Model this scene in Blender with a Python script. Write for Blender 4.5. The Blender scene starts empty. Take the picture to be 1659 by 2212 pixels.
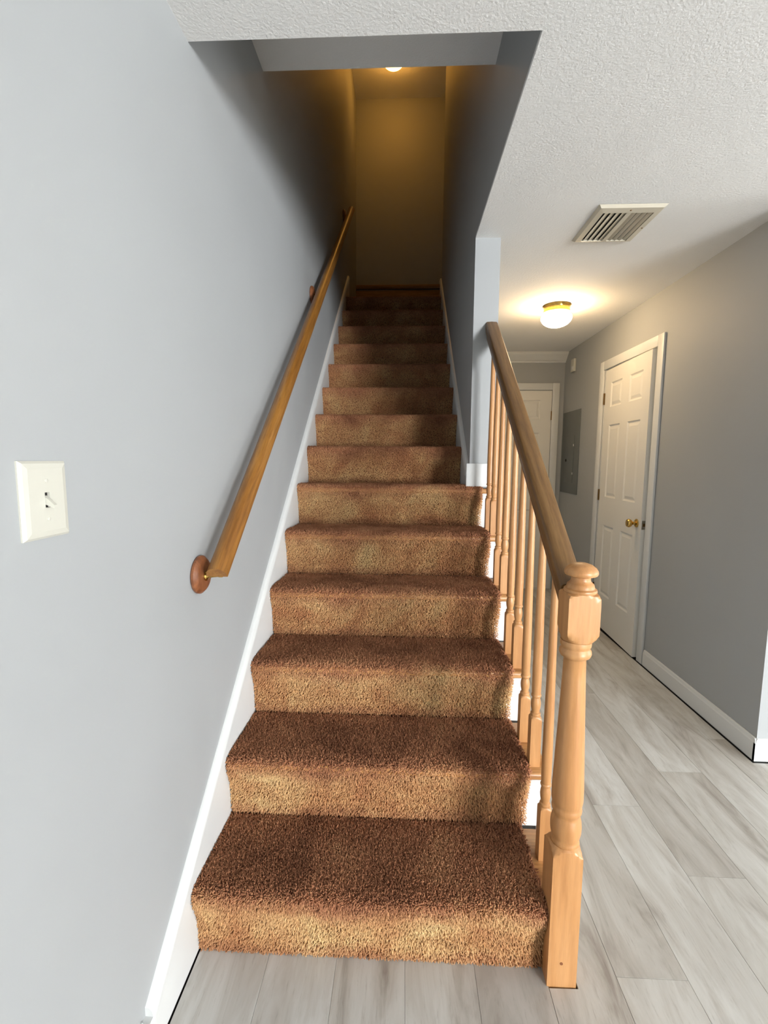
import bpy, bmesh, math, random
import numpy as np
from mathutils import Vector, Matrix

random.seed(7)
rng = np.random.default_rng(7)
S = bpy.context.scene
COL = S.collection

# ------------------------------------------------------------------ camera
W_PX, H_PX, F_PX = 1659.0, 2212.0, 1003.08
YAW, PITCH, ROLL = -0.04245, -0.11261, 0.00650
CAM = Vector((0.5568, -1.1235, 1.3623))
fw = Vector((math.sin(YAW) * math.cos(PITCH), math.cos(YAW) * math.cos(PITCH), math.sin(PITCH)))
rt0 = Vector((math.cos(YAW), -math.sin(YAW), 0))
up0 = rt0.cross(fw)
rt = math.cos(ROLL) * rt0 + math.sin(ROLL) * up0
up = -math.sin(ROLL) * rt0 + math.cos(ROLL) * up0
cam = bpy.data.cameras.new('camera')
cam.sensor_fit = 'HORIZONTAL'
cam.sensor_width = 36.0
cam.lens = 36.0 * F_PX / W_PX
cam.clip_start = 0.02
camo = bpy.data.objects.new('camera', cam)
COL.objects.link(camo)
m = Matrix((rt, up, -fw)).transposed().to_4x4()
m.translation = CAM
camo.matrix_world = m
S.camera = camo

# ------------------------------------------------------------------ world, daylight, exposure
S.view_settings.view_transform = 'Standard'
S.view_settings.look = 'None'
S.view_settings.gamma = 1.0
S.view_settings.use_curve_mapping = False
S.view_settings.exposure = 0.34
S.cycles.max_bounces = 6
S.cycles.diffuse_bounces = 3
S.cycles.glossy_bounces = 2
S.cycles.caustics_reflective = False
S.cycles.caustics_refractive = False
S.cycles.use_light_tree = False
wd = bpy.data.worlds.new('world')
S.world = wd
wd.use_nodes = True
wd.node_tree.nodes['Background'].inputs['Color'].default_value = (0.80, 0.88, 1.0, 1)
wd.node_tree.nodes['Background'].inputs['Strength'].default_value = 1.0

WIN = (4.60, 7.40, 0.25, 2.10)     # window opening in the wall behind the camera: x0, x1, z0, z1
WALL_NEAR_Y = -7.0
XS = 7.6                            # side wall of the front room
WIN2 = (-1.20, 0.80, 0.30, 2.05)   # window in that side wall: y0, y1, z0, z1
def area(name, loc, sx, sy, power, color, rot):
    l = bpy.data.lights.new(name, 'AREA')
    l.shape = 'RECTANGLE'; l.size = sx; l.size_y = sy; l.energy = power; l.color = color
    o = bpy.data.objects.new(name, l)
    o.location = loc; o.rotation_euler = rot
    COL.objects.link(o)
    return o
area('window_daylight', ((WIN[0] + WIN[1]) / 2, WALL_NEAR_Y - 0.12, (WIN[2] + WIN[3]) / 2),
     WIN[1] - WIN[0], WIN[3] - WIN[2], 990.0, (0.98, 0.99, 1.0), (math.radians(90), 0, 0))
area('side_window_daylight', (XS + 0.12, (WIN2[0] + WIN2[1]) / 2, (WIN2[2] + WIN2[3]) / 2), WIN2[3] - WIN2[2], WIN2[1] - WIN2[0], 115.0, (0.98, 0.99, 1.0), (0, math.radians(90), 0))

# ------------------------------------------------------------------ dimensions
R, T = 0.204, 0.2601           # rise and going of one step
XL, XR = -0.018, 0.8935        # wall faces either side of the stairwell
XRO = 1.016                    # hall side of the stair wall
H = 2.44                       # ceiling
HU = 5.30                      # upstairs ceiling
YF = 0.192                     # front edge of the stairwell opening
YP = 1.298                     # free end of the stair wall
YTOP = 3.50                    # far end of the stair wall upstairs
YU = 4.45                      # upstairs far wall
XH = 2.18                      # hall right wall
YC = 0.94                      # outside corner of that wall
YB = 3.80                      # hall far wall
M_SL = R / T
SEC = math.sqrt(1 + M_SL * M_SL)

# ------------------------------------------------------------------ materials
def srgb(r, g, b):
    f = lambda c: (c / 255 / 12.92) if c / 255 <= 0.04045 else ((c / 255 + 0.055) / 1.055) ** 2.4
    return (f(r), f(g), f(b), 1)

class NT:
    def __init__(s, name):
        s.m = bpy.data.materials.new(name); s.m.use_nodes = True
        s.t = s.m.node_tree; s.b = s.t.nodes['Principled BSDF']
    def n(s, typ, **kw):
        x = s.t.nodes.new(typ)
        for k, v in kw.items():
            if k in x.inputs: x.inputs[k].default_value = v
            else: setattr(x, k, v)
        return x
    def l(s, a, b): s.t.links.new(a, b)
    def coords(s, scale, rot=(0, 0, 0), kind='Object', rand=0.0):
        tc = s.n('ShaderNodeTexCoord'); mp = s.n('ShaderNodeMapping')
        mp.vector_type = 'TEXTURE'
        mp.inputs['Rotation'].default_value = rot
        mp.inputs['Scale'].default_value = tuple(1 / q for q in scale)
        src = s.n('ShaderNodeNewGeometry').outputs['Position'] if kind == 'World' else tc.outputs[kind]
        s.l(src, mp.inputs['Vector'])
        out = mp.outputs['Vector']
        if rand:
            oi = s.n('ShaderNodeObjectInfo')
            mu = s.n('ShaderNodeMath', operation='MULTIPLY'); mu.inputs[1].default_value = rand
            s.l(oi.outputs['Random'], mu.inputs[0])
            ad = s.n('ShaderNodeVectorMath', operation='ADD')
            s.l(out, ad.inputs[0]); s.l(mu.outputs[0], ad.inputs[1]); out = ad.outputs[0]
        return out
    def noise(s, vec, scale, detail=3, rough=0.55, dist=0.0):
        x = s.n('ShaderNodeTexNoise', Scale=scale, Detail=detail, Roughness=rough, Distortion=dist)
        s.l(vec, x.inputs['Vector']); return x.outputs['Fac']
    def ramp(s, fac, stops):
        r = s.n('ShaderNodeValToRGB'); e = r.color_ramp.elements
        while len(e) < len(stops): e.new(0.5)
        for el, (p, c) in zip(e, stops): el.position = p; el.color = c
        s.l(fac, r.inputs['Fac']); return r.outputs['Color']
    def mix(s, fac, a, b, blend='MIX'):
        x = s.n('ShaderNodeMix', data_type='RGBA', blend_type=blend)
        for sock, v in ((x.inputs[0], fac), (x.inputs[6], a), (x.inputs[7], b)):
            if hasattr(v, 'links') or hasattr(v, 'is_linked'): s.l(v, sock)
            else: sock.default_value = v
        return x.outputs[2]
    def bump(s, h, strength, dist):
        b = s.n('ShaderNodeBump', Strength=strength, Distance=dist)
        s.l(h, b.inputs['Height']); s.l(b.outputs['Normal'], s.b.inputs['Normal'])
    def base(s, c):
        if hasattr(c, 'is_linked'): s.l(c, s.b.inputs['Base Color'])
        else: s.b.inputs['Base Color'].default_value = c
    def rough(s, v): s.b.inputs['Roughness'].default_value = v

MAT = {}
def paint(name, col, rough, bump_scale, bump_s, var=0.03):
    t = NT(name)
    v = t.coords((1, 1, 1), kind='World')
    n = t.noise(v, 1.3, 2)
    a = tuple(x * (1 - var) for x in col[:3]) + (1,); b = tuple(min(1, x * (1 + var)) for x in col[:3]) + (1,)
    t.base(t.ramp(n, [(0.3, a), (0.7, b)]))
    t.rough(rough)
    if bump_s: t.bump(t.noise(v, bump_scale, 4, 0.6), bump_s, 0.004)
    MAT[name] = t.m
paint('wall_paint', srgb(163, 166, 167), 0.6, 220, 0.0)
paint('ceiling_paint', srgb(240, 240, 238), 0.85, 130, 0.5)
paint('trim_white', srgb(214, 216, 215), 0.35, 90, 0.0, 0.01)
paint('door_white', srgb(226, 224, 217), 0.4, 90, 0.0, 0.01)
paint('plate_ivory', srgb(198, 197, 186), 0.35, 60, 0.0, 0.01)
paint('panel_grey', srgb(100, 105, 105), 0.45, 200, 0.05, 0.10)
paint('vent_cream', srgb(205, 198, 180), 0.5, 60, 0.08, 0.10)
paint('vent_dark', srgb(24, 22, 20), 0.9, 60, 0.0)
paint('dark_gap', srgb(26, 22, 20), 0.9, 60, 0.0)
paint('upstairs_floor', srgb(96, 62, 44), 0.95, 300, 0.3)

def metal(name, col, rough):
    t = NT(name)
    v = t.coords((1, 1, 1)); n = t.noise(v, 60, 2)
    a = tuple(x * 0.8 for x in col[:3]) + (1,)
    t.base(t.ramp(n, [(0.35, a), (0.65, col)])); t.rough(rough)
    t.b.inputs['Metallic'].default_value = 1.0
    MAT[name] = t.m
metal('brass', srgb(205, 168, 92), 0.22)
metal('hinge_brass', srgb(128, 98, 58), 0.4)
metal('screw_metal', srgb(170, 165, 150), 0.4)

def wood(name, dark, mid, light, scale, rot=(0, 0, 0), rough=0.38, rand=13.0, bump=0.06, grain=0.45):
    t = NT(name)
    v = t.coords(scale, rot, rand=rand)
    n1 = t.noise(v, 1.0, 5, 0.6, 0.6)
    n2 = t.noise(v, 5.0, 4, 0.65, 0.2)
    c1 = t.ramp(n1, [(0.30, dark), (0.5, mid), (0.72, light)])
    c2 = t.ramp(n2, [(0.38, (0.45, 0.40, 0.34, 1)), (0.58, (1, 1, 1, 1))])
    t.base(t.mix(grain, c1, c2, 'MULTIPLY'))
    t.rough(rough); t.bump(n2, bump, 0.002)
    MAT[name] = t.m
oak = (srgb(156, 106, 60), srgb(186, 135, 82), srgb(200, 152, 100))
ang = math.atan(M_SL)
wood('oak_upright', srgb(170, 118, 70), srgb(190, 138, 87), srgb(202, 152, 102), (20, 20, 1.5), grain=0.2)
wood('oak_rail', srgb(90, 62, 33), srgb(110, 79, 43), srgb(128, 96, 57), (34, 2.0, 34), (ang, 0, 0), 0.36, 0)
wood('oak_wall_rail', srgb(124, 80, 34), srgb(146, 98, 42), srgb(164, 117, 58), (34, 2.0, 34), (ang, 0, 0), 0.36, 0)
wood('oak_tread', *oak, (2.0, 26, 26))
wood('oak_rosette', srgb(112, 66, 40), srgb(138, 86, 54), srgb(160, 106, 70), (6, 30, 10))
wood('oak_upstairs_base', srgb(126, 92, 58), srgb(150, 112, 72), srgb(166, 128, 88), (2.5, 26, 26))

def plank_mat():
    t = NT('vinyl_plank')
    v = t.coords((10.0, 2.0, 1), rand=37.0)
    broad = t.noise(v, 1.0, 5, 0.62, 1.2)
    v2 = t.coords((16.0, 2.6, 1), rand=23.0)
    smudge = t.noise(v2, 1.0, 4, 0.6, 0.8)
    vf = t.coords((150, 14, 1), rand=11.0)
    fine = t.noise(vf, 1.0, 4, 0.7, 0.3)
    c = t.ramp(broad, [(0.30, srgb(160, 154, 148)), (0.44, srgb(190, 188, 183)), (0.60, srgb(206, 206, 203)), (0.78, srgb(215, 215, 213))])
    sm = t.ramp(smudge, [(0.26, (0.66, 0.62, 0.58, 1)), (0.40, (1, 1, 1, 1))])
    c = t.mix(0.7, c, sm, 'MULTIPLY')
    f = t.ramp(fine, [(0.28, (0.70, 0.68, 0.66, 1)), (0.42, (0.97, 0.97, 0.96, 1)), (0.7, (1.0, 1.0, 1.0, 1))])
    c = t.mix(0.8, c, f, 'MULTIPLY')
    oi = t.n('ShaderNodeObjectInfo')
    tone = t.ramp(oi.outputs['Random'], [(0.0, (0.74, 0.71, 0.68, 1)), (0.4, (0.93, 0.92, 0.90, 1)), (1.0, (1.0, 1.0, 1.0, 1))])
    t.base(t.mix(1.0, c, tone, 'MULTIPLY'))
    t.rough(0.42); t.bump(fine, 0.12, 0.0015)
    MAT['vinyl_plank'] = t.m
plank_mat()

def carpet_mat():
    t = NT('carpet_pile')
    v = t.coords((1, 1, 1), kind='World')
    blot = t.noise(v, 5.0, 4, 0.6, 0.5)
    tan_pile = t.ramp(blot, [(0.30, srgb(194, 140, 100)), (0.45, srgb(208, 160, 114)), (0.58, srgb(222, 182, 132)), (0.70, srgb(230, 198, 146))])
    brown_pile = t.ramp(blot, [(0.30, srgb(146, 100, 76)), (0.55, srgb(184, 130, 98)), (0.72, srgb(202, 150, 112))])
    so_ = t.n('ShaderNodeAttribute', attribute_name='brown_mix')
    c = t.mix(so_.outputs['Fac'], tan_pile, brown_pile)  # tan pile on the risers, browner pile on treads and riser feet
    at = t.n('ShaderNodeAttribute', attribute_name='tone')
    tone = t.ramp(at.outputs['Fac'], [(0.0, (0.66, 0.60, 0.58, 1)), (0.5, (0.9, 0.88, 0.86, 1)), (1.0, (1.08, 1.06, 1.02, 1))])
    t.base(t.mix(1.0, c, tone, 'MULTIPLY'))
    t.rough(1.0)
    t.b.inputs['Specular IOR Level'].default_value = 0.05
    MAT['carpet_pile'] = t.m
    t = NT('carpet_backing')
    v = t.coords((1, 1, 1), kind='World')
    n = t.noise(v, 260, 3)
    t.base(t.ramp(n, [(0.35, srgb(118, 78, 56)), (0.65, srgb(146, 100, 72))])); t.rough(1.0)
    MAT['carpet_backing'] = t.m
carpet_mat()

def lamp_mat(name, col, strength):
    t = NT(name)
    lw = t.n('ShaderNodeTexNoise', Scale=4.0)
    c = t.ramp(lw.outputs['Fac'], [(0.0, col), (1.0, tuple(min(1, x * 1.05) for x in col[:3]) + (1,))])
    t.base((0.9, 0.85, 0.75, 1)); t.rough(0.3)
    t.l(c, t.b.inputs['Emission Color']); t.b.inputs['Emission Strength'].default_value = strength
    MAT[name] = t.m
lamp_mat('lamp_glass_hall', (1.0, 0.68, 0.37, 1), 58.0)
lamp_mat('lamp_glass_upstairs', (1.0, 0.44, 0.07, 1), 20.0)

# ------------------------------------------------------------------ mesh helpers
def tag(o, label=None, cat=None, group=None, kind=None):
    for k, v in (('label', label), ('category', cat), ('group', group), ('kind', kind)):
        if v: o[k] = v
    return o

def empty(name, loc=(0, 0, 0)):
    o = bpy.data.objects.new(name, None)
    o.empty_display_size = 0.1
    o.location = loc
    COL.objects.link(o)
    return o

def origin_of(o):
    v = Vector((0, 0, 0))
    while o is not None:
        v += o.location; o = o.parent
    return v

def link(name, me, parent=None, loc=(0, 0, 0)):
    o = bpy.data.objects.new(name, me)
    o.location = loc
    if parent is not None: o.parent = parent
    COL.objects.link(o)
    return o

def finish(name, bm, mat, parent=None, smooth=None):
    """bmesh in world coordinates -> one mesh object, origin at its base centre (or at its parent's origin)"""
    bmesh.ops.recalc_face_normals(bm, faces=bm.faces[:])
    me = bpy.data.meshes.new(name)
    xs = [v.co for v in bm.verts]
    lo = Vector((min(c.x for c in xs), min(c.y for c in xs), min(c.z for c in xs)))
    hi = Vector((max(c.x for c in xs), max(c.y for c in xs), max(c.z for c in xs)))
    base = Vector(((lo.x + hi.x) / 2, (lo.y + hi.y) / 2, lo.z))
    bmesh.ops.translate(bm, verts=bm.verts[:], vec=-base)
    bm.to_mesh(me); bm.free()
    mats = mat if isinstance(mat, (list, tuple)) else [mat]
    for q in mats: me.materials.append(MAT[q])
    if smooth is not None:
        me.shade_smooth(); me.set_sharp_from_angle(angle=math.radians(smooth))
    loc = base - (origin_of(parent) if parent is not None else Vector((0, 0, 0)))
    return link(name, me, parent, loc)

def add_box(bm, lo, hi, bevel=0.0, seg=2, mi=0):
    r = bmesh.ops.create_cube(bm, size=1.0)
    vs = r['verts']
    for v in vs:
        v.co = Vector([lo[i] + (v.co[i] + 0.5) * (hi[i] - lo[i]) for i in range(3)])
    fs = {f for v in vs for f in v.link_faces}
    for f in fs: f.material_index = mi
    if bevel:
        es = {e for v in vs for e in v.link_edges}
        bmesh.ops.bevel(bm, geom=list(es), offset=bevel, segments=seg, profile=0.5, affect='EDGES')

def box(name, lo, hi, mat, parent=None, bevel=0.0, seg=2):
    bm = bmesh.new(); add_box(bm, lo, hi, bevel, seg)
    return finish(name, bm, mat, parent, 40 if bevel else None)

def add_prism(bm, pts, axis, a0, a1, mi=0):
    """polygon pts given in the two remaining axes (in x,y,z order), extruded along axis from a0 to a1"""
    def mk(p, a):
        q = list(p); q.insert(axis, a); return bm.verts.new(q)
    A = [mk(p, a0) for p in pts]; B = [mk(p, a1) for p in pts]
    n = len(pts)
    fs = [bm.faces.new(A), bm.faces.new(B[::-1])]
    for i in range(n): fs.append(bm.faces.new((A[i], B[i], B[(i + 1) % n], A[(i + 1) % n])))
    for f in fs: f.material_index = mi
    return A, B

def prism(name, pts, axis, a0, a1, mat, parent=None, smooth=None, bevel=0.0):
    bm = bmesh.new(); add_prism(bm, pts, axis, a0, a1)
    if bevel: bmesh.ops.bevel(bm, geom=bm.edges[:], offset=bevel, segments=2, profile=0.5, affect='EDGES')
    return finish(name, bm, mat, parent, smooth)

def add_turned(bm, prof, cx, cy, half=None, segs=48):
    """rings (z, r); with half the section is the circle cut to a square of that half width"""
    rings = []
    for z, r in prof:
        ring = []
        for k in range(segs):
            a = 2 * math.pi * k / segs
            rr = r
            if half: rr = min(r, half / max(abs(math.cos(a)), abs(math.sin(a))))
            ring.append(bm.verts.new((cx + rr * math.cos(a), cy + rr * math.sin(a), z)))
        rings.append(ring)
    for A, B in zip(rings, rings[1:]):
        for k in range(segs):
            bm.faces.new((A[k], A[(k + 1) % segs], B[(k + 1) % segs], B[k]))
    bm.faces.new(rings[0][::-1]); bm.faces.new(rings[-1])

def turned(name, prof, cx, cy, mat, parent=None, half=None, segs=48, smooth=35):
    bm = bmesh.new(); add_turned(bm, prof, cx, cy, half, segs)
    return finish(name, bm, mat, parent, smooth)

def spin(name, prof, origin, axis, mat, parent=None, segs=40, smooth=40, sy=1.0):
    """prof (r, t): t along axis from origin"""
    ax = Vector(axis).normalized()
    u = ax.orthogonal().normalized() if abs(ax.z) > 0.9 else Vector((0, 0, 1)).cross(ax).normalized()
    w = ax.cross(u)
    bm = bmesh.new(); rings = []
    for r, t in prof:
        rings.append([bm.verts.new(Vector(origin) + ax * t + u * (r * sy * math.cos(2 * math.pi * k / segs)) + w * (r * math.sin(2 * math.pi * k / segs))) for k in range(segs)])
    for A, B in zip(rings, rings[1:]):
        for k in range(segs): bm.faces.new((A[k], A[(k + 1) % segs], B[(k + 1) % segs], B[k]))
    bm.faces.new(rings[0][::-1]); bm.faces.new(rings[-1])
    return finish(name, bm, mat, parent, smooth)

def struct(o, label, cat): return tag(o, label, cat, None, 'structure')

# ------------------------------------------------------------------ setting: floor with planks
bm = bmesh.new()
add_box(bm, (XL, -1.30, -0.06), (3.5, YB, -0.009))
floor = finish('floor', bm, 'dark_gap')
struct(floor, 'grey wood-look plank floor running from the stair foot down the hall', 'floor')
f2 = box('floor_behind_viewer', (XL, WALL_NEAR_Y, -0.06), (XS, -1.30, -0.001), 'vinyl_plank')
struct(f2, 'grey wood-look floor of the room facing the staircase', 'floor')
f3 = box('floor_front_room', (3.5, -1.30, -0.06), (XS, YC, -0.001), 'vinyl_plank')
struct(f3, 'grey wood-look floor beyond the outside corner', 'floor')
NX0, NX1, NY0 = 0.9435, 1.0185, -0.041      # newel footprint
seams = [0.004] + [0.2 + 0.187 * k for k in range(0, 18)]
joints = {1.135: [-0.010, 1.21, 2.43], 1.509: [0.31, 1.53, 2.75], 1.883: [0.28, 1.50, 2.72], 1.696: [-0.38, 0.84, 2.06, 3.28],
          1.322: [0.62, 1.84, 3.06], 0.948: [-0.75, 0.47, 1.69, 2.91], 2.07: [0.05, 1.1, 2.2, 3.3], 2.257: [0.55], 2.444: [-0.2], 2.631: [0.3]}
plank_meshes = {}
def plank(x0, x1, y0, y1, poly=None):
    g = 0.0003
    if poly is None: poly = [(x0 + g, y0 + g), (x1 - g, y0 + g), (x1 - g, y1 - g), (x0 + g, y1 - g)]
    cx, cy = (x0 + x1) / 2, (y0 + y1) / 2
    bm = bmesh.new()
    A, B = add_prism(bm, poly, 2, -0.009, 0.0)
    top = [e for e in bm.edges if all(abs(v.co.z) < 1e-6 for v in e.verts)]
    bmesh.ops.bevel(bm, geom=top, offset=0.0006, segments=1, affect='EDGES')
    return finish('plank', bm, 'vinyl_plank', floor)
for i, x0 in enumerate(seams):
    x1 = seams[i + 1] if i + 1 < len(seams) else x0 + 0.187
    if x0 > 3.3: break
    key = round(x0, 3)
    yend = YB - 0.004
    xe = x1
    if x1 < 0.95: yend = 0.012
    if x0 > XH - 0.02: yend = YC - 0.004
    js = joints.get(key)
    if js is None: js = [-0.9 + random.uniform(0, 0.8)]
    ys = [-1.30] + [j for j in js if -1.25 < j < yend - 0.05] + [yend]
    for y0, y1 in zip(ys, ys[1:]):
        if abs(x0 - 0.948) < 0.01:
            nx = NX1 + 0.006; ny = NY0 - 0.004; g = 0.0007
            if y0 < ny < y1:
                plank(x0, x1, y0, y1, [(x0 + g, y0 + g), (x1 - g, y0 + g), (x1 - g, y1 - g), (nx, y1 - g), (nx, ny), (x0 + g, ny)])
            elif y0 >= ny: plank(nx, x1, y0, y1)
            else: plank(x0, x1, y0, y1)
        elif x0 < XH - 0.02 < x1 and y1 > YC:      # the plank that runs along the hall wall and past its corner
            xw = XH - 0.022; g = 0.0007
            if y0 < YC - 0.05:
                plank(x0, x1, y0, y1, [(x0 + g, y0 + g), (x1 - g, y0 + g), (x1 - g, YC - 0.02), (xw, YC - 0.02), (xw, y1 - g), (x0 + g, y1 - g)])
            else: plank(x0, xw, y0, y1)
        else:
            plank(x0, x1, y0, y1)

# ------------------------------------------------------------------ setting: walls and ceilings
struct(box('wall_left', (XL - 0.1, WALL_NEAR_Y - 0.1, -0.06), (XL, YU + 0.1, HU), 'wall_paint'),
       'tall pale grey wall along the left of the staircase', 'wall')

bm = bmesh.new()
pts = [(1.345, -0.01), (YTOP, -0.01), (YTOP, HU), (YF, HU), (YF, H + 0.012), (YP, H + 0.012), (YP, 6 * R), (1.345, 6 * R)]
add_prism(bm, pts, 0, XR, XRO)
add_box(bm, (XR, YTOP, -0.01), (XRO, YB + 0.1, H + 0.012))
wall_stair = struct(finish('wall_stair', bm, 'wall_paint'), 'grey wall closing the right of the upper stairs', 'wall')

# triangular wall below the open side of the lower steps
pts = [(0.03, -0.008), (1.344, -0.008), (1.344, 6 * R - 0.05)]
for i in range(5, 0, -1):
    pts += [(i * T + 0.022, (i + 1) * R - 0.05), (i * T + 0.022, i * R - 0.04)]
pts += [(0.03, R - 0.05)]
struct(prism('wall_understair', pts, 0, 0.905, 0.995, 'wall_paint'), 'low wall under the open side of the lower steps', 'wall')

struct(box('wall_understair_end', (XL, YB, -0.06), (XR, YB + 0.1, 2.60), 'wall_paint'), 'wall closing the space below the upper stairs', 'wall')
# hall right wall with a doorway
DY0, DY1, DZ = 2.020, 2.810, 2.10
bm = bmesh.new()
add_box(bm, (XH, YC, -0.01), (XH + 0.1, DY0, H))
add_box(bm, (XH, DY1, -0.01), (XH + 0.1, YB + 0.1, H))
add_box(bm, (XH, DY0, DZ), (XH + 0.1, DY1, H))
add_box(bm, (XH + 0.10, YC + 0.10, -0.01), (XH + 0.16, YB + 0.1, H))
struct(finish('wall_right', bm, 'wall_paint'), 'grey hall wall on the right with a white door in it', 'wall')
struct(box('wall_corner', (XH + 0.1, YC, -0.01), (XS, YC + 0.1, H), 'wall_paint'), 'bright grey wall turning right at the outside corner', 'wall')
struct(box('wall_hall_end', (XRO, YB, -0.01), (XH, YB + 0.1, H), 'wall_paint'), 'grey wall at the far end of the hall above a white door', 'wall')
bm = bmesh.new()
add_box(bm, (XS, WALL_NEAR_Y - 0.1, -0.06), (XS + 0.1, WIN2[0], H))
add_box(bm, (XS, WIN2[1], -0.06), (XS + 0.1, YC + 0.1, H))
add_box(bm, (XS, WIN2[0], -0.06), (XS + 0.1, WIN2[1], WIN2[2]))
add_box(bm, (XS, WIN2[0], WIN2[3]), (XS + 0.1, WIN2[1], H))
struct(finish('wall_side', bm, 'wall_paint'), 'grey side wall of the front room', 'wall')
win2 = empty('window_2', (XS, (WIN2[0] + WIN2[1]) / 2, WIN2[2])); struct(win2, 'wide white window in the side wall of the front room', 'window')
for a in (WIN2[0], WIN2[1] - .05, (WIN2[0] + WIN2[1]) / 2 - .025):
    box('stile', (XS + .03, a, WIN2[2]), (XS + .08, a + .05, WIN2[3]), 'trim_white', win2)
for z in (WIN2[2], WIN2[3] - .05):
    box('rail', (XS + .031, WIN2[0] + .05, z), (XS + .079, WIN2[1] - .05, z + .05), 'trim_white', win2)
bm = bmesh.new()
add_box(bm, (XL, WALL_NEAR_Y - 0.1, -0.06), (WIN[0], WALL_NEAR_Y, H))
add_box(bm, (WIN[1], WALL_NEAR_Y - 0.1, -0.06), (XS, WALL_NEAR_Y, H))
add_box(bm, (WIN[0], WALL_NEAR_Y - 0.1, -0.06), (WIN[1], WALL_NEAR_Y, WIN[2]))
add_box(bm, (WIN[0], WALL_NEAR_Y - 0.1, WIN[3]), (WIN[1], WALL_NEAR_Y, H))
struct(finish('wall_near', bm, 'wall_paint'), 'grey wall with the big window facing the staircase', 'wall')
win = empty('window_1', ((WIN[0] + WIN[1]) / 2, WALL_NEAR_Y, WIN[2])); struct(win, 'wide white window facing the staircase', 'window')
for (a, b, c, d) in ((WIN[0], WIN[0] + .05, WIN[2], WIN[3]), (WIN[1] - .05, WIN[1], WIN[2], WIN[3]), ((WIN[0] + WIN[1]) / 2 - .03, (WIN[0] + WIN[1]) / 2 + .03, WIN[2], WIN[3])):
    box('stile', (a, WALL_NEAR_Y - .08, c), (b, WALL_NEAR_Y - .03, d), 'trim_white', win)
for z in (WIN[2], WIN[3] - .05):
    box('rail', (WIN[0] + .05, WALL_NEAR_Y - .079, z), (WIN[1] - .05, WALL_NEAR_Y - .031, z + .05), 'trim_white', win)

bm = bmesh.new()
add_box(bm, (XL, WALL_NEAR_Y - 0.1, H), (XS + 0.1, YF, H + 0.012))
add_box(bm, (XR, YF, H), (XS + 0.1, YP, H + 0.012))
add_box(bm, (XRO, YP, H), (XH + 0.16, YB + 0.1, H + 0.012))
add_box(bm, (XH + 0.16, YP, H), (XS + 0.1, YP + 0.01, H + 0.012))
struct(finish('ceiling', bm, 'ceiling_paint'), 'white textured ceiling with the stairwell cut into it', 'ceiling')

# upstairs: raised soffit box at the head of the well, ceiling, far wall, landing
bm = bmesh.new()
add_prism(bm, [(YF - 0.05, H + 0.012), (YF, H + 0.012), (YF, 2.885), (0.875, 2.885), (0.875, HU), (YF - 0.05, HU)], 0, XL, XR)
struct(finish('ceiling_soffit', bm, 'ceiling_paint'), 'pale soffit inside the head of the stairwell opening', 'ceiling')
struct(box('ceiling_upstairs', (XL - 0.1, YF, HU), (4.1, YU + 0.1, HU + 0.05), 'ceiling_paint'), 'upstairs ceiling lit by a warm globe lamp', 'ceiling')
struct(box('wall_upstairs_end', (XL, YU, 2.5), (4.1, YU + 0.1, HU), 'wall_paint'), 'dark wall facing down at the top of the stairs', 'wall')
struct(box('wall_upstairs_side', (4.0, YTOP - 0.1, 2.5), (4.1, YU, HU), 'wall_paint'), 'side wall closing the upstairs landing', 'wall')
struct(box('wall_upstairs_return', (XRO, YTOP - 0.1, 2.5), (4.0, YTOP, HU), 'wall_paint'), 'return wall of the upstairs landing', 'wall')
struct(box('floor_landing', (XL, 13 * T + 0.26, 2.60), (4.0, YU, 14 * R), 'upstairs_floor'), 'brown carpeted landing at the top of the stairs', 'floor')
bu = empty('baseboard_upstairs', (0.9, YU, 14 * R)); struct(bu, 'wooden board with a cap along the wall at the stair top', 'baseboard')
box('board', (XL + 0.001, YU - 0.018, 14 * R), (4.0, YU, 3.285), 'oak_upstairs_base', bu, 0.003)
box('cap', (XL + 0.001, YU - 0.026, 3.297), (4.0, YU, 3.345), 'oak_upstairs_base', bu, 0.006)

# ------------------------------------------------------------------ trim and baseboards
def base_profile(t=0.013, h=0.105):
    return [(0, 0.0), (t, 0.0), (t, h - 0.022), (t * 0.75, h - 0.016), (t * 0.62, h - 0.004), (t * 0.35, h), (0, h)]
def baseboard(name, p0, p1, inward, label, z=0.004):
    bm = bmesh.new(); n = Vector(inward); A = []; B = []
    for d, h in base_profile():
        A.append(bm.verts.new(Vector((p0[0], p0[1], z)) + n * d + Vector((0, 0, h))))
        B.append(bm.verts.new(Vector((p1[0], p1[1], z)) + n * d + Vector((0, 0, h))))
    k = len(A); bm.faces.new(A); bm.faces.new(B[::-1])
    for i in range(k): bm.faces.new((A[i], B[i], B[(i + 1) % k], A[(i + 1) % k]))
    return struct(finish(name, bm, 'trim_white'), label, 'baseboard')
baseboard('baseboard_right', (XH, YC - 0.012), (XH, 1.932), (-1, 0, 0), 'white baseboard between the ajar door and the outside corner')
baseboard('baseboard_hall', (XH, 2.892), (XH, YB), (-1, 0, 0), 'white baseboard below the grey breaker panel')
baseboard('baseboard_corner', (XH - 0.013, YC), (XS, YC), (0, -1, 0), 'white baseboard on the face past the outside corner')
baseboard('baseboard_left', (XL, WALL_NEAR_Y), (XL, -0.245), (1, 0, 0), 'white baseboard on the left wall before the stair skirt')
# crown moulding at the hall end
pr = [(0, 0), (0, -0.092), (-0.012, -0.092), (-0.016, -0.080), (-0.030, -0.070), (-0.060, -0.038), (-0.078, -0.022), (-0.084, -0.012), (-0.090, -0.010), (-0.090, 0)]
struct(prism('trim_1', [(YB + a, H + b) for a, b in pr], 0, XRO, XH, 'trim_white'), 'white crown moulding across the far end of the hall', 'trim')

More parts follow.
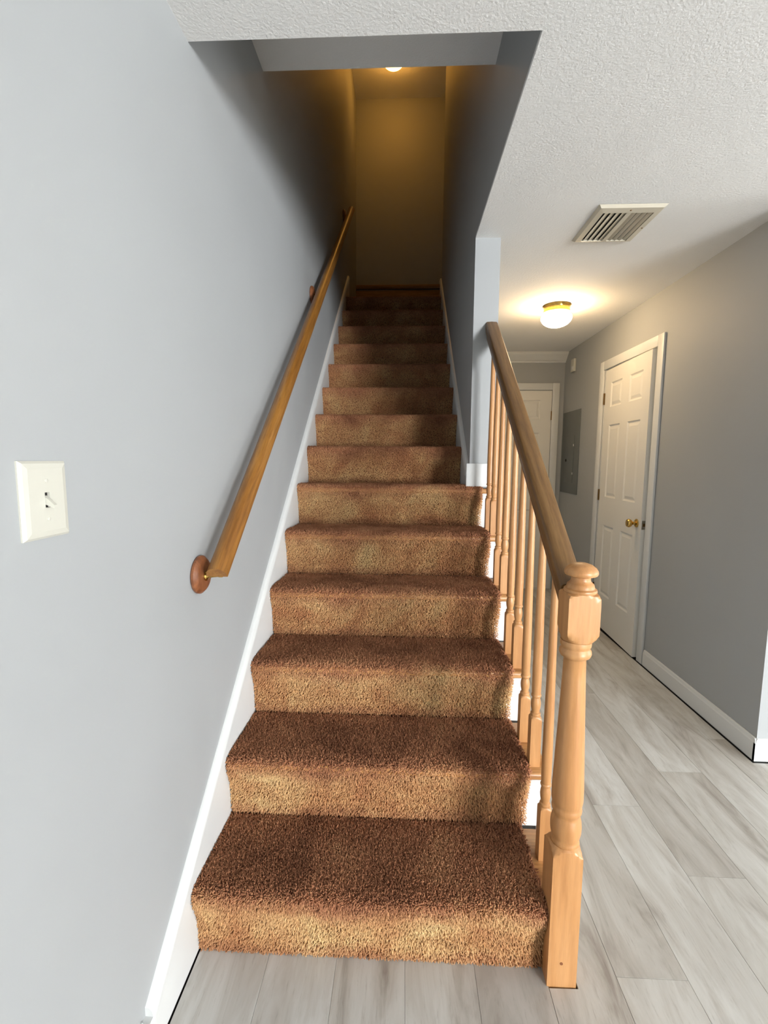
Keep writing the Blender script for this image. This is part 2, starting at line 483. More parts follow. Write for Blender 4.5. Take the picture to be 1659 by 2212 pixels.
# ------------------------------------------------------------------ doors
def casing(parent, axis, fixed, out, a0, a1, ztop, w=0.07, t=0.016):
    """three-sided casing round an opening a0..a1 on the plane axis=fixed, standing out by `out`"""
    def bx(name, lo, hi):
        f0, f1 = sorted((fixed, fixed + out * t))
        l = [0, 0, 0]; h = [0, 0, 0]
        l[axis], h[axis] = f0, f1; o = 1 - axis
        l[o], h[o] = lo[0], hi[0]; l[2], h[2] = lo[1], hi[1]
        box(name, l, h, 'trim_white', parent, 0.004)
    bx('casing', (a0 - w, 0.002), (a0, ztop + w))
    bx('casing', (a1, 0.002), (a1 + w, ztop + w))
    bx('casing', (a0, ztop), (a1, ztop + w))

def door_slab(name, parent, width, height, thick, mat, face):
    """slab in local frame: hinge edge at u=0, u to width, front face at d=0 looking along -d; six raised-and-fielded panels on the front.
    face(u, d, z) -> world"""
    mx = 0.112; gap = (width - 2 * mx - 2 * 0.19) 
    pw = (width - 2 * mx - 0.13) / 2
    cols = [(mx, mx + pw), (width - mx - pw, width - mx)]
    rows = [(0.285, 0.85), (1.075, 1.645), (1.785, 1.975)]
    xs = sorted({0, width, *[c for p in cols for c in p]}); zs = sorted({0.012, height, *[r for p in rows for r in p]})
    bm = bmesh.new()
    def V(u, d, z): return bm.verts.new(face(u, d, z))
    for i in range(len(xs) - 1):
        for j in range(len(zs) - 1):
            if any(abs(xs[i] - c[0]) < 1e-6 for c in cols) and any(abs(zs[j] - r[0]) < 1e-6 for r in rows): continue
            bm.faces.new([V(xs[i], 0, zs[j]), V(xs[i + 1], 0, zs[j]), V(xs[i + 1], 0, zs[j + 1]), V(xs[i], 0, zs[j + 1])])
    z0, z1 = zs[0], zs[-1]
    bm.faces.new([V(0, thick, z0), V(0, thick, z1), V(width, thick, z1), V(width, thick, z0)])
    for (u0, u1) in ((0, 0), (width, width)):
        bm.faces.new([V(u0, 0, z0), V(u0, 0, z1), V(u0, thick, z1), V(u0, thick, z0)])
    bm.faces.new([V(0, 0, z1), V(width, 0, z1), V(width, thick, z1), V(0, thick, z1)])
    bm.faces.new([V(0, 0, z0), V(width, 0, z0), V(width, thick, z0), V(0, thick, z0)])
    bmesh.ops.remove_doubles(bm, verts=bm.verts[:], dist=1e-5)
    slab = finish(name, bm, mat, parent)
    for c in cols:
        for r in rows:
            bm = bmesh.new()
            prev = None
            for inset, dep in ((0, 0), (0.010, 0.007), (0.016, 0.0075), (0.036, 0.0018)):
                ring = [V(c[0] + inset, dep, r[0] + inset), V(c[1] - inset, dep, r[0] + inset), V(c[1] - inset, dep, r[1] - inset), V(c[0] + inset, dep, r[1] - inset)]
                if prev:
                    for k in range(4): bm.faces.new((prev[k], prev[(k + 1) % 4], ring[(k + 1) % 4], ring[k]))
                prev = ring
            bm.faces.new(prev)
            o = finish('panel', bm, mat, slab)
    return slab

d1 = empty('door_1', (XH, (DY0 + DY1) / 2, 0)); struct(d1, 'white six-panel door standing slightly ajar in the right hall wall', 'door')
casing(d1, 0, XH, -1, DY0 - 0.008, DY1 + 0.008, DZ - 0.008)
box('jamb', (XH - 0.002, DY0 - 0.001, 0.001), (XH + 0.1, DY0 + 0.012, DZ), 'trim_white', d1)
box('jamb', (XH - 0.002, DY1 - 0.012, 0.001), (XH + 0.1, DY1 + 0.001, DZ), 'trim_white', d1)
box('jamb', (XH - 0.002, DY0 + 0.012, DZ - 0.012), (XH + 0.1, DY1 - 0.012, DZ), 'trim_white', d1)
box('backing', (XH + 0.085, DY0 + 0.012, 0.0), (XH + 0.099, DY1 - 0.012, DZ - 0.012), 'dark_gap', d1)
th = math.radians(2.2)
HX, HY = XH - 0.002, DY1 - 0.016
DWID = DY1 - DY0 - 0.032
def face1(u, d, z):
    # u runs from the hinge towards -y (latch, near the viewer); d into the wall
    return Vector((HX - u * math.sin(th) + d * math.cos(th), HY - u * math.cos(th) - d * math.sin(th), z))
slab1 = door_slab('slab', d1, DWID, DZ - 0.018, 0.036, 'door_white', face1)
for z in (1.815, 1.04, 0.25):
    hg = spin('hinge', [(0.0065, 0), (0.0065, 0.09)], (HX - 0.006, HY + 0.003, z), (0, 0, 1), 'hinge_brass', d1, 12)
    box('leaf', (HX - 0.0015, HY + 0.004, z), (HX + 0.001, HY + 0.016, z + 0.09), 'hinge_brass', hg)
kn = face1(DWID - 0.062, 0, 0.94)
knob = spin('knob', [(0.030, 0), (0.030, 0.004), (0.024, 0.009), (0.012, 0.013), (0.010, 0.024), (0.012, 0.030), (0.024, 0.038), (0.029, 0.048), (0.029, 0.056), (0.024, 0.064), (0.014, 0.066)],
            kn, (-math.cos(th), math.sin(th) * 1.0, 0), 'brass', slab1, 24)
l0 = face1(DWID, 0.006, 0.91); l1 = face1(DWID, 0.030, 0.97)
box('latch_plate', (min(l0.x, l1.x), l0.y - 0.002, 0.905), (max(l0.x, l1.x), l0.y + 0.001, 0.965), 'screw_metal', slab1)
box('latch_bolt', ((l0.x + l1.x) / 2 - 0.006, l0.y - 0.008, 0.925), ((l0.x + l1.x) / 2 + 0.006, l0.y, 0.945), 'hinge_brass', slab1)

DX0, DX1 = 1.285, 2.060
d2 = empty('door_2', ((DX0 + DX1) / 2, YB, 0)); struct(d2, 'white closed panel door at the far end of the hall', 'door')
casing(d2, 1, YB, -1, DX0, DX1, 2.075, 0.07, 0.022)
def face2(u, d, z): return Vector((DX1 - 0.004 - u, YB - 0.014 + d, z))
slab2 = door_slab('slab', d2, DX1 - DX0 - 0.008, 2.071, 0.011, 'door_white', face2)
box('gap_lining', (DX0, YB - 0.0012, 0.0), (DX1, YB - 0.0002, 2.075), 'dark_gap', d2)
box('threshold', (DX0, YB - 0.03, 0.0), (DX1, YB - 0.002, 0.012), 'trim_white', d2)
for z in (1.775, 1.0, 0.25):
    spin('hinge', [(0.006, 0), (0.006, 0.09)], (DX1 - 0.002, YB - 0.016, z), (0, 0, 1), 'hinge_brass', d2, 12)

# ------------------------------------------------------------------ staircase
stairs = empty('staircase', (0.45, 0, 0))
tag(stairs, 'straight staircase covered in brown shag carpet between white skirt boards', 'staircase')
PROF = [(-0.002, 0.0), (-0.001, 0.03), (-0.003, 0.075), (-0.010, 0.115), (-0.026, 0.152), (-0.036, 0.178), (-0.037, 0.196), (-0.028, 0.209), (-0.008, 0.215),
        (0.03, 0.216), (0.09, 0.214), (0.16, 0.211), (0.264, 0.208)]
def dense(prof, step=0.006):
    P = np.array(prof); t = np.r_[0, np.cumsum(np.linalg.norm(np.diff(P, axis=0), axis=1))]
    s = np.arange(0, t[-1], step); s = np.r_[s, t[-1]]
    # smooth by interpolating with a small window
    f = np.linspace(0, t[-1], 800)
    q = np.c_[np.interp(f, t, P[:, 0]), np.interp(f, t, P[:, 1])]
    k = 41; pad = np.r_[np.repeat(q[:1], k // 2, 0), q, np.repeat(q[-1:], k // 2, 0)]
    q2 = np.c_[np.convolve(pad[:, 0], np.ones(k) / k, 'valid'), np.convolve(pad[:, 1], np.ones(k) / k, 'valid')]
    q2[0], q2[-1] = q[0], q[-1]
    return np.c_[np.interp(s, f, q2[:, 0]), np.interp(s, f, q2[:, 1])], s
PTS, SARC = dense(PROF)
TAN = np.gradient(PTS, axis=0); TAN /= np.linalg.norm(TAN, axis=1)[:, None]
NRM = np.c_[-TAN[:, 1], TAN[:, 0]]          # outward: -y on the riser, +z on the tread
PILE = 0.012

def carpet_base(x0, x1, name):
    inner = PTS - NRM * PILE
    bm = bmesh.new()
    nx = 2
    rows = []
    back = [(0.286, R - 0.006), (0.286, -0.02 + R), (0.03, R - 0.03), (0.028, 0.0)]
    outline = [tuple(p) for p in inner] + back
    add_prism(bm, outline, 0, x0, x1)
    me = bpy.data.meshes.new(name)
    bmesh.ops.recalc_face_normals(bm, faces=bm.faces[:])
    bm.to_mesh(me); bm.free()
    me.materials.append(MAT['carpet_backing'])
    return me

def pile_mesh(x0, x1, name, seed, spacing=0.0037):
    g = np.random.default_rng(seed)
    L = SARC[-1]; nx = int((x1 - x0) / spacing); ns = int(L / spacing)
    X, Sg = np.meshgrid((np.arange(nx) + 0.5) / nx * (x1 - x0) + x0, (np.arange(ns) + 0.5) / ns * L)
    X = X.ravel() + g.uniform(-.6, .6, X.size) * spacing; Sg = np.clip(Sg.ravel() + g.uniform(-.6, .6, Sg.size) * spacing, 0, L)
    X = np.clip(X, x0 + 0.001, x1 - 0.001)
    n = X.size
    py = np.interp(Sg, SARC, PTS[:, 0]); pz = np.interp(Sg, SARC, PTS[:, 1])
    ny = np.interp(Sg, SARC, NRM[:, 0]); nz = np.interp(Sg, SARC, NRM[:, 1])
    ty, tz = -nz, ny                      # down along the surface (towards the riser foot)
    ty, tz = nz * -1.0, ny
    nrm = np.c_[np.zeros(n), ny, nz]; tan = np.c_[np.zeros(n), -nz, ny]   # tan: forward/down the step
    # clumps: low-frequency field that gathers tufts and leans them together
    def field(a, b, c):
        return np.sin(X * a + np.sin(Sg * b) * 2.1 + c) * np.sin(Sg * a * 1.13 + np.sin(X * b * 0.9) * 1.7 + c * 2)
    cl1 = field(260, 130, 0.3) + 0.7 * field(470, 210, 1.7); cl2 = field(290, 150, 2.9) + 0.7 * field(530, 200, 4.1)
    amp = np.where(Sg < 0.17, 0.34, 0.95); cl1 = cl1 * amp; cl2 = cl2 * amp
    side = np.c_[np.ones(n), np.zeros(n), np.zeros(n)]
    sink = np.zeros(n)
    if x1 > X_CE + 0.05 and x1 > X_CN:     # the free edge rolls over
        rr = 0.022; e = np.clip((X - (x1 - rr)) / rr, 0, 0.98)
        sink = rr * (1 - np.sqrt(1 - e * e)) * 0.8
        nrm0 = nrm.copy(); nrm = nrm * np.sqrt(1 - e * e)[:, None] + side * e[:, None]
    base = np.c_[X, py, pz] - np.c_[np.zeros(n), ny, nz] * sink[:, None] - nrm * PILE * 1.05
    d = nrm + side * (g.normal(0, .28, n) + cl1)[:, None] + tan * (g.normal(0, .28, n) + cl2 + 0.12)[:, None]
    d /= np.linalg.norm(d, axis=1)[:, None]
    ln = PILE * (1.08 + g.normal(0, .12, n) + 0.25 * cl1 * cl2)
    tip = base + d * ln[:, None]
    wdt = spacing * 0.85
    a0 = g.uniform(0, 2 * math.pi, n)
    vs = np.zeros((n, 7, 3))
    for k in range(3):
        a = a0 + k * 2.094
        off = side * (np.cos(a) * wdt)[:, None] + tan * (np.sin(a) * wdt)[:, None]
        vs[:, k] = base + off * 0.8
        vs[:, 3 + k] = base + d * (ln * 0.72)[:, None] + off * 0.62
    vs[:, 6] = tip
    idx = np.arange(n)[:, None] * 7
    quads = np.array([[0, 1, 4, 3], [1, 2, 5, 4], [2, 0, 3, 5]]); tris = np.array([[3, 4, 6], [4, 5, 6], [5, 3, 6]])
    Q = (idx[:, :, None] + quads[None]).reshape(-1, 4); Tt = (idx[:, :, None] + tris[None]).reshape(-1, 3)
    me = bpy.data.meshes.new(name)
    me.vertices.add(n * 7); me.vertices.foreach_set('co', vs.reshape(-1))
    nl = Q.size + Tt.size; npoly = len(Q) + len(Tt)
    me.loops.add(nl); me.loops.foreach_set('vertex_index', np.r_[Q.ravel(), Tt.ravel()].astype(np.int32))
    me.polygons.add(npoly)
    me.polygons.foreach_set('loop_start', np.r_[np.arange(len(Q)) * 4, Q.size + np.arange(len(Tt)) * 3].astype(np.int32))
    me.update(calc_edges=True)
    at = me.attributes.new('tone', 'FLOAT', 'POINT')
    at.data.foreach_set('value', np.repeat(np.clip(g.normal(.5, .22, n) + 0.14 * cl2, 0, 1), 7).astype(np.float32))
    # browner pile on tread and nosing, fading unevenly down the riser, partial at foot
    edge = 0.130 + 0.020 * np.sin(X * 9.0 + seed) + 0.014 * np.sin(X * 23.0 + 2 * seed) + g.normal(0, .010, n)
    brown_mix = np.clip((Sg - edge) / 0.085, 0, 1)
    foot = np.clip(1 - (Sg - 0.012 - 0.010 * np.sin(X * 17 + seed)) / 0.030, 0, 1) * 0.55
    brown_mix = np.clip(np.maximum(brown_mix, foot) + g.normal(0, .10, n), 0, 1)
    at = me.attributes.new('brown_mix', 'FLOAT', 'POINT')
    at.data.foreach_set('value', np.repeat(brown_mix, 7).astype(np.float32))
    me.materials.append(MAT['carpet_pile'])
    return me

X_C0 = 0.001
X_C1 = 0.968        # carpet edge on the open steps
X_CN = 0.9425       # first step stops at the newel
X_CE = 0.878        # between the walls
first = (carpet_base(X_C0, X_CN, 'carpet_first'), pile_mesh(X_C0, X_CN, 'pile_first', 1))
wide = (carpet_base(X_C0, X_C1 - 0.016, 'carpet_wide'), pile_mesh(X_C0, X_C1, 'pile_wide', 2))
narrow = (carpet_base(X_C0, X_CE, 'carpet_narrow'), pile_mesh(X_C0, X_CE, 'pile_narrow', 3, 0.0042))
so = origin_of(stairs)
for i in range(1, 15):
    c, pm = first if i == 1 else wide if i <= 6 else narrow
    loc = Vector((0, (i - 1) * T, (i - 1) * R)) - so
    st = link('carpeted_step', c, stairs, loc)
    pl = link('carpet_pile', pm, st, (0, 0, 0)); pl['kind'] = 'stuff'
# oak tread boards and white riser boards under the carpet; their bare ends show on the open side
bm = bmesh.new(); add_box(bm, (0.0, -0.029, -0.025), (1.022, T - 0.002, 0.0), 0.009, 3)
tb = bpy.data.meshes.new('tread_board'); bm.to_mesh(tb); bm.free(); tb.materials.append(MAT['oak_tread']); tb.shade_smooth(); tb.set_sharp_from_angle(angle=0.6)
bm = bmesh.new(); add_box(bm, (0.945, 0.0, 0.0), (1.000, 0.014, R - 0.026))
rb = bpy.data.meshes.new('riser_board'); bm.to_mesh(rb); bm.free(); rb.materials.append(MAT['trim_white'])
bm = bmesh.new(); add_box(bm, (0.0, 0.036, -0.025), (1.022, T - 0.002, 0.0), 0.009, 3); 
tb1 = bpy.data.meshes.new('tread_board_first'); bm.to_mesh(tb1); bm.free(); tb1.materials.append(MAT['oak_tread']); tb1.shade_smooth(); tb1.set_sharp_from_angle(angle=0.6)
bm = bmesh.new(); add_box(bm, (0.0, -0.029, -0.025), (1.022, 0.044, 0.0), 0.009, 3)
tb6 = bpy.data.meshes.new('tread_board_end'); bm.to_mesh(tb6); bm.free(); tb6.materials.append(MAT['oak_tread'])
for i in range(1, 7):
    link('tread_board', tb1 if i == 1 else tb6 if i == 6 else tb, stairs, Vector((0, (i - 1) * T, i * R - 0.008)) - so)
for i in range(2, 7):
    link('riser_board', rb, stairs, Vector((0, (i - 1) * T + 0.006, (i - 1) * R - 0.008)) - so)
# skirt boards: stepped below by the carpet, sloped cap moulding on top
def skirt(x0, x1, ya, yb, name, c0=0.262):
    top = lambda y: c0 + M_SL * y
    bm = bmesh.new()
    add_prism(bm, [(ya, max(0.002, top(ya) - 0.38)), (0.40 if ya < 0 else ya + .3, 0.002 if ya < 0 else top(ya + .3) - 0.38), (yb, top(yb) - 0.38), (yb, top(yb)), (ya, top(ya))], 0, x0, x1)
    return finish(name, bm, 'trim_white', stairs)
def skirt_cap(xw, sgn, ya, yb, c0=0.262, parent=None):
    pr = [(0.0, 0.0), (0.021, 0.0), (0.022, 0.006), (0.018, 0.012), (0.0165, 0.020), (0.010, 0.026), (0.0, 0.027)]
    bm = bmesh.new(); A = []; B = []
    for d, h in pr:
        A.append(bm.verts.new((xw + sgn * d, ya, c0 + M_SL * ya + h * SEC))); B.append(bm.verts.new((xw + sgn * d, yb, c0 + M_SL * yb + h * SEC)))
    k = len(A); bm.faces.new(A); bm.faces.new(B[::-1])
    for i in range(k): bm.faces.new((A[i], B[i], B[(i + 1) % k], A[(i + 1) % k]))
    return finish('skirt_cap', bm, 'trim_white', parent, 50)
sk = skirt(XL, 0.0, -0.215, 3.64, 'skirt_board'); skirt_cap(XL, 1, -0.225, 3.64, parent=sk)
sk2 = skirt(X_CE + 0.001, XR, YP + 0.03, 3.56, 'skirt_board'); skirt_cap(XR, -1, YP + 0.001, 3.56, parent=sk2)
box('skirt_return', (XL, -0.34, 0.002), (0.0, -0.215, 0.098), 'trim_white', sk)
# base block across the free end of the stair wall
box('end_block', (0.876, YP - 0.014, 6 * R + 0.002), (XRO + 0.004, YP, 1.345), 'trim_white', stairs, 0.002)
# white stringer along the outside
pts = [(0.045, 0.002), (1.344, 0.002), (1.344, 6 * R - 0.036)]
for i in range(5, 0, -1): pts += [(i * T + 0.016, (i + 1) * R - 0.06), (i * T + 0.016, i * R - 0.036)]
pts += [(0.045, R - 0.036)]
prism('stringer', pts, 0, 0.9955, 1.006, 'trim_white', stairs)

# ------------------------------------------------------------------ railing on the open side
NCX, NCY, NH = 0.981, NY0 + 0.0375, 0.0375
rail = empty('stair_railing', (NCX, 0.6, 0))
tag(rail, 'honey oak stair railing with turned balusters and a mushroom-capped newel', 'railing')
BIG = NH * 1.5
nb = turned('newel_post', [(-0.008, BIG), (0.352, BIG), (0.366, NH * 1.41), (0.374, NH * 1.22), (0.381, NH * 1.05), (0.386, 0.0335)], NCX, NCY, 'oak_upright', rail, NH, 64, 30)
turned('shaft', [(0.384, 0.0330), (0.388, 0.0352), (0.395, 0.0340), (0.399, 0.0325), (0.405, 0.0350), (0.418, 0.0376), (0.432, 0.0382), (0.446, 0.0370), (0.458, 0.0342), (0.464, 0.0325),
                 (0.468, 0.0335), (0.474, 0.0366), (0.480, 0.0372), (0.486, 0.0364), (0.490, 0.0350), (0.494, 0.0368), (0.505, 0.0385), (0.54, 0.0384), (0.60, 0.0360), (0.68, 0.0330), (0.76, 0.0300), (0.83, 0.0275), (0.878, 0.0262),
                 (0.882, 0.0290), (0.886, 0.0352), (0.893, 0.0378), (0.900, 0.0372), (0.905, 0.0335), (0.908, 0.0330), (0.912, 0.0360), (0.918, 0.0368), (0.926, 0.0360)], NCX + 0.003, NCY, 'oak_upright', nb, None, 48, 50)
turned('top_block', [(0.922, 0.0330), (0.928, NH * 1.02), (0.936, NH * 1.2), (0.948, NH * 1.40), (0.956, BIG), (1.028, BIG), (1.038, NH * 1.40), (1.044, NH * 1.22), (1.047, 0.0385)], NCX + 0.006, NCY, 'oak_upright', nb, NH, 64, 30)
turned('finial', [(1.046, 0.0375), (1.049, 0.0388), (1.054, 0.0380), (1.057, 0.0330), (1.061, 0.0318), (1.066, 0.0308), (1.069, 0.0275), (1.073, 0.0235), (1.079, 0.0222), (1.084, 0.0228), (1.087, 0.0300), (1.089, 0.0370), (1.093, 0.0392),
                  (1.099, 0.0386), (1.106, 0.0345), (1.113, 0.0250), (1.117, 0.0130), (1.118, 0.002)], NCX + 0.007, NCY, 'oak_upright', nb, None, 48, 40)
plug = spin('plug', [(0.004, 0.0), (0.004, 0.0008)], (NCX - 0.003, NY0, 0.068), (0, -1, 0), 'oak_rosette', nb, 12)

RAIL_TOP0 = 1.030
RX = 0.981
pr = [(-0.0225, -0.066), (0.0225, -0.066), (0.0225, -0.052), (0.0285, -0.043), (0.030, -0.028), (0.030, -0.010), (0.0285, -0.005), (0.024, -0.0015), (0.0, 0.0),
      (-0.024, -0.0015), (-0.0285, -0.005), (-0.030, -0.010), (-0.030, -0.028), (-0.0285, -0.043), (-0.0225, -0.052)]
bm = bmesh.new(); A = []; B = []
for d, h in pr:
    for ya, lst in ((NCY + NH - 0.001, A), (YP - 0.001, B)):
        lst.append(bm.verts.new((RX + 0.003 + d, ya, RAIL_TOP0 + M_SL * ya + h * SEC)))
k = len(A); bm.faces.new(A); bm.faces.new(B[::-1])
for i in range(k): bm.faces.new((A[i], B[i], B[(i + 1) % k], A[(i + 1) % k]))
finish('handrail', bm, 'oak_rail', rail, 50)

def baluster_mesh(length, name):
    h = 0.0165; big = h * 1.5
    lower = [(0, big), (0.150, big), (0.157, h * 1.38), (0.162, h * 1.15), (0.166, 0.0150)]
    upper = [(0.166, 0.0146), (0.170, 0.0158), (0.174, 0.0150), (0.177, 0.0118), (0.182, 0.0120), (0.192, 0.0142), (0.204, 0.0152), (0.214, 0.0142), (0.222, 0.0122), (0.226, 0.0120), (0.229, 0.0150), (0.232, 0.0156), (0.235, 0.0150),
             (0.237, 0.0136), (0.26, 0.0142), (0.32, 0.0146), (0.45, 0.0136), (0.60, 0.0118), (length - 0.05, 0.0100), (length, 0.0098)]
    bm = bmesh.new(); add_turned(bm, lower, 0, 0, h, 32)
    add_turned(bm, upper, 0, 0, None, 24)
    bmesh.ops.recalc_face_normals(bm, faces=bm.faces[:])
    me = bpy.data.meshes.new(name); bm.to_mesh(me); bm.free()
    me.materials.append(MAT['oak_upright']); me.shade_smooth(); me.set_sharp_from_angle(angle=math.radians(32))
    return me
bal = {}
ro = origin_of(rail)
for k in range(9):
    y = 0.149 + 0.130 * k
    tread = (k + 1) // 2 + 1
    z0 = tread * R - 0.008
    z1 = RAIL_TOP0 + M_SL * y - 0.066 * SEC + 0.012
    key = round(z1 - z0, 2)
    if key not in bal: bal[key] = baluster_mesh(z1 - z0, 'baluster')
    link('baluster', bal[key], rail, Vector((0.979, y, z0)) - ro)

# ------------------------------------------------------------------ wall handrail on the left
wr = empty('wall_handrail', (0.05, 1.75, 2.3))
tag(wr, 'long golden oak handrail fixed to the left wall on round rosettes', 'handrail')
DIR = Vector((0, 1 / SEC, M_SL / SEC)); NU = Vector((0, -M_SL / SEC, 1 / SEC))
p0 = Vector((0.049, 0.100, 0.962 + M_SL * 0.100)); LEN = (3.40 - 0.10) * SEC
pr = [(-0.029, 0.0), (0.029, 0.0), (0.029, 0.006), (0.0265, 0.016), (0.020, 0.026), (0.010, 0.0325), (0.0, 0.034), (-0.010, 0.0325), (-0.020, 0.026), (-0.0265, 0.016), (-0.029, 0.006)]
bm = bmesh.new()
A = [bm.verts.new(p0 + Vector((d, 0, 0)) + NU * h) for d, h in pr]; B = [bm.verts.new(p0 + Vector((d, 0, 0)) + NU * h + DIR * LEN) for d, h in pr]
k = len(A); bm.faces.new(A); bm.faces.new(B[::-1])
for i in range(k): bm.faces.new((A[i], B[i], B[(i + 1) % k], A[(i + 1) % k]))
finish('rail', bm, 'oak_wall_rail', wr, 50)
for y in (0.130, 1.80, 3.33):
    zc = 0.962 + M_SL * y - 0.026
    ro_ = spin('rosette', [(0.050, 0), (0.0535, 0.004), (0.0535, 0.010), (0.047, 0.017), (0.043, 0.020), (0.034, 0.021), (0.0, 0.0215)], (XL, y, zc), (1, 0, 0), 'oak_rosette', wr, 48)
    br = spin('bracket', [(0.014, 0), (0.014, 0.003), (0.009, 0.006), (0.006, 0.010), (0.006, 0.044)], (XL + 0.0215, y, zc - 0.004), (1, 0, 0.10), 'brass', wr, 16)
    bm = bmesh.new()
    add_box(bm, (XL + 0.060, y - 0.008, zc - 0.006), (XL + 0.072, y + 0.008, 0.962 + M_SL * (y - .008)), 0.002)
    finish('strap', bm, 'brass', br)

# ------------------------------------------------------------------ light switch
sw = empty('light_switch', (XL, -0.4105, 1.2335)); tag(sw, 'ivory toggle light switch plate on the left wall', 'light switch')
bm = bmesh.new()
y0, y1, z0, z1 = -0.4585, -0.3625, 1.2335, 1.3565
rings = []
for ins, d in ((0.0, 0.0), (0.0, 0.003), (0.004, 0.007), (0.012, 0.0085)):
    rings.append([bm.verts.new((XL + d, y0 + ins, z0 + ins)), bm.verts.new((XL + d, y1 - ins, z0 + ins)), bm.verts.new((XL + d, y1 - ins, z1 - ins)), bm.verts.new((XL + d, y0 + ins, z1 - ins))])
for A, B in zip(rings, rings[1:]):
    for k in range(4): bm.faces.new((A[k], A[(k + 1) % 4], B[(k + 1) % 4], B[k]))
bm.faces.new(rings[0][::-1])
cy, cz = -0.4105, 1.295
sl = [bm.verts.new((XL + 0.0085, cy - 0.005, cz - 0.012)), bm.verts.new((XL + 0.0085, cy + 0.005, cz - 0.012)), bm.verts.new((XL + 0.0085, cy + 0.005, cz + 0.012)), bm.verts.new((XL + 0.0085, cy - 0.005, cz + 0.012))]
sd = [bm.verts.new((XL + 0.002, v.co.y, v.co.z)) for v in sl]
for k in range(4):
    bm.faces.new((rings[-1][k], rings[-1][(k + 1) % 4], sl[(k + 1) % 4], sl[k])); bm.faces.new((sl[k], sl[(k + 1) % 4], sd[(k + 1) % 4], sd[k]))
bm.faces.new(sd)
finish('plate', bm, 'plate_ivory', sw)
box('slot', (XL + 0.0021, cy - 0.0049, cz - 0.0119), (XL + 0.0045, cy + 0.0049, cz + 0.0119), 'dark_gap', sw)
bm = bmesh.new()
A = [bm.verts.new((XL + 0.004, cy + a * 0.0040, cz + b)) for a, b in ((-1, -0.006), (1, -0.006), (1, 0.007), (-1, 0.007))]
B = [bm.verts.new((XL + 0.012, cy + a * 0.0036, cz + b)) for a, b in ((-1, -0.009), (1, -0.009), (1, 0.001), (-1, 0.001))]
C2 = [bm.verts.new((XL + 0.021, cy + a * 0.0030, cz + b)) for a, b in ((-1, -0.014), (1, -0.014), (1, -0.008), (-1, -0.008))]
for P_, Q_ in ((A, B), (B, C2)):
    for k in range(4): bm.faces.new((P_[k], P_[(k + 1) % 4], Q_[(k + 1) % 4], Q_[k]))
bm.faces.new(A[::-1]); bm.faces.new(C2)
finish('toggle', bm, 'plate_ivory', sw)
for dz in (-0.0305, 0.0305):
    spin('screw', [(0.0035, 0), (0.0035, 0.0008), (0.002, 0.0014)], (XL + 0.0085, cy, cz + dz), (1, 0, 0), 'plate_ivory', sw, 16)

# ------------------------------------------------------------------ ceiling vent
VX0, VX1, VY0, VY1 = 1.370, 1.657, 1.008, 1.341
vt = empty('ceiling_vent', ((VX0 + VX1) / 2, (VY0 + VY1) / 2, H)); tag(vt, 'cream metal air vent with slanted louvres in the ceiling', 'vent')
fwid = 0.036
ix0, ix1, iy0, iy1 = VX0 + fwid, VX1 - fwid, VY0 + 0.05, VY1 - 0.022
bm = bmesh.new()
outer = [[(VX0, VY0), (VX1, VY0), (VX1, VY1), (VX0, VY1)], [(VX0 + .012, VY0 + .012), (VX1 - .012, VY0 + .012), (VX1 - .012, VY1 - .012), (VX0 + .012, VY1 - .012)],
         [(ix0, iy0), (ix1, iy0), (ix1, iy1), (ix0, iy1)], [(ix0, iy0), (ix1, iy0), (ix1, iy1), (ix0, iy1)]]
zz = [H - 0.001, H - 0.011, H - 0.013, H - 0.001]
rings = [[bm.verts.new((x, y, z)) for x, y in ring] for ring, z in zip(outer, zz)]
for A, B in zip(rings, rings[1:]):
    for k in range(4): bm.faces.new((A[k], A[(k + 1) % 4], B[(k + 1) % 4], B[k]))
finish('frame', bm, 'vent_cream', vt)
box('duct', (ix0, iy0, H - 0.0018), (ix1, iy1, H - 0.0008), 'vent_dark', vt)
xm = (ix0 + ix1) / 2 + 0.004
box('centre_bar', (xm - 0.010, iy0, H - 0.0125), (xm + 0.010, iy1, H - 0.0095), 'vent_cream', vt)
def blade(xc, tilt):
    hw, t = 0.0125, 0.0008
    c, s = math.cos(tilt), math.sin(tilt)
    pts = [(xc + a * c - b * s, H - 0.0068 + a * s * 0.42 + b * c) for a, b in ((-hw, -t), (hw, -t), (hw, t), (-hw, t))]
    prism('louvre', [(x, z) for x, z in pts], 1, iy0, iy1, 'vent_cream', vt)
nl = 4
for k in range(nl):
    blade(ix0 + 0.012 + (xm - 0.010 - ix0 - 0.004) * (k + 0.35) / nl, math.radians(38))
    blade(xm + 0.012 + (ix1 - xm - 0.010) * (k + 0.5) / nl, math.radians(-62))
for (x, y) in ((VX1 - 0.02, (VY0 + VY1) / 2 + 0.02), ((VX0 + VX1) / 2, VY0 + 0.03)):
    spin('screw', [(0.004, 0), (0.003, 0.0015)], (x, y, H - 0.012), (0, 0, -1), 'hinge_brass', vt, 12)

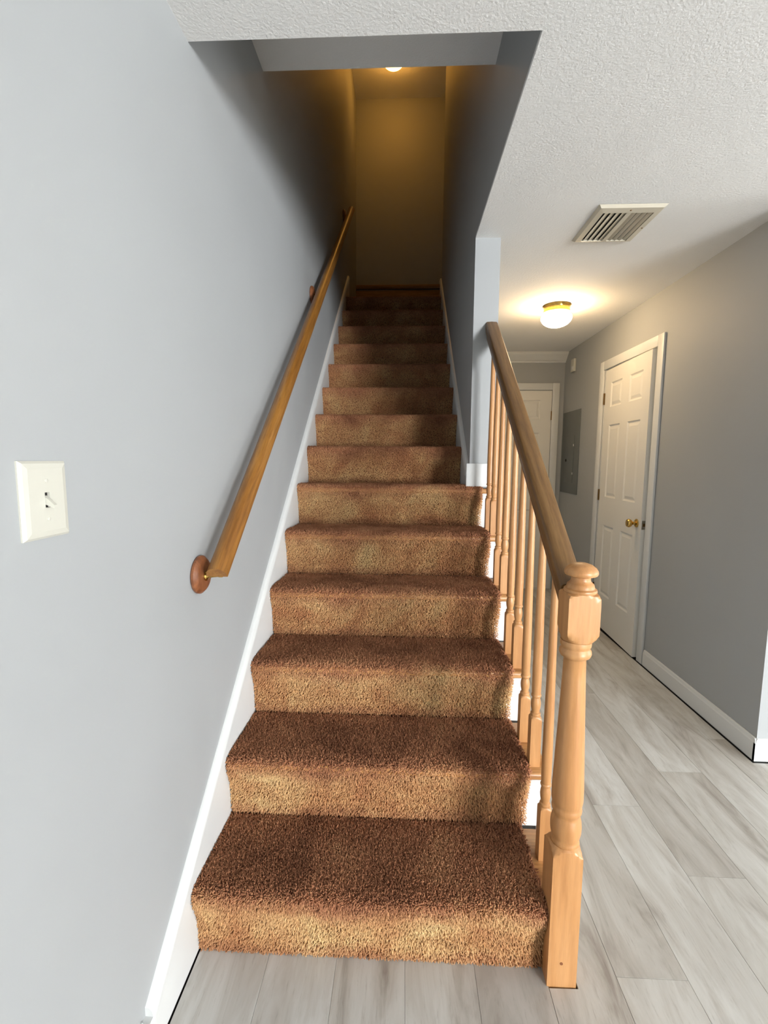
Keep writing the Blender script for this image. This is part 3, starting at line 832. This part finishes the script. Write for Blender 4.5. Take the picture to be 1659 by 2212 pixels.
# ------------------------------------------------------------------ ceiling lamps
def ceiling_lamp(c, zc, rb, rg, glass, label, group):
    L = empty('ceiling_light', (c[0], c[1], zc)); tag(L, label, 'ceiling light', group)
    spin('base_ring', [(rb * 1.0, 0.0), (rb * 1.06, 0.004), (rb * 1.0, 0.010), (rb * 0.96, 0.030), (rb * 1.0, 0.045), (rb * 1.0, 0.050)], (c[0], c[1], zc), (0, 0, -1), 'brass', L, 48)
    g = [(rb * 0.97, 0.046)]
    for k in range(0, 13):
        a = math.radians(-48 + k * (138 / 12))
        g.append((max(rg * math.cos(a), 0.002), 0.083 + 0.064 * math.sin(a) if a > 0 else 0.083 + 0.045 * math.sin(a)))
    spin('glass_shade', g, (c[0], c[1], zc), (0, 0, -1), glass, L, 48, 60)
    return L
ceiling_lamp((1.612, 2.315), H, 0.091, 0.104, 'lamp_glass_hall', 'glowing frosted mushroom lamp on the hall ceiling beyond the vent', 'mushroom ceiling lights')
ceiling_lamp((0.410, 3.850), HU, 0.096, 0.104, 'lamp_glass_upstairs', 'small amber lamp glowing at the top of the stairwell', 'mushroom ceiling lights')

# ------------------------------------------------------------------ breaker panel and sensor on the hall wall
bp = empty('breaker_panel', (XH, 3.53, 1.045)); tag(bp, 'flat grey metal breaker panel set in the hall wall near the corner', 'breaker panel')
box('cover', (XH - 0.006, 3.300, 1.045), (XH, 3.762, 1.840), 'panel_grey', bp, 0.001)
dr = box('panel_door', (XH - 0.010, 3.425, 1.150), (XH - 0.006, 3.650, 1.600), 'panel_grey', bp, 0.0015)
spin('lock', [(0.014, 0), (0.014, 0.003), (0.010, 0.005)], (XH - 0.010, 3.615, 1.365), (-1, 0, 0), 'dark_gap', dr, 20)
for z in (1.50, 1.23):
    box('door_hinge', (XH - 0.0135, 3.421, z), (XH - 0.0095, 3.429, z + 0.02), 'trim_white', dr)
sn = empty('wall_sensor', (XH, 3.535, 2.21)); tag(sn, 'small white sensor box high on the hall wall above the breaker panel', 'sensor')
box('body', (XH - 0.022, 3.492, 2.210), (XH, 3.580, 2.332), 'plate_ivory', sn, 0.005)
box('lens', (XH - 0.024, 3.515, 2.228), (XH - 0.0215, 3.557, 2.262), 'trim_white', sn, 0.001)
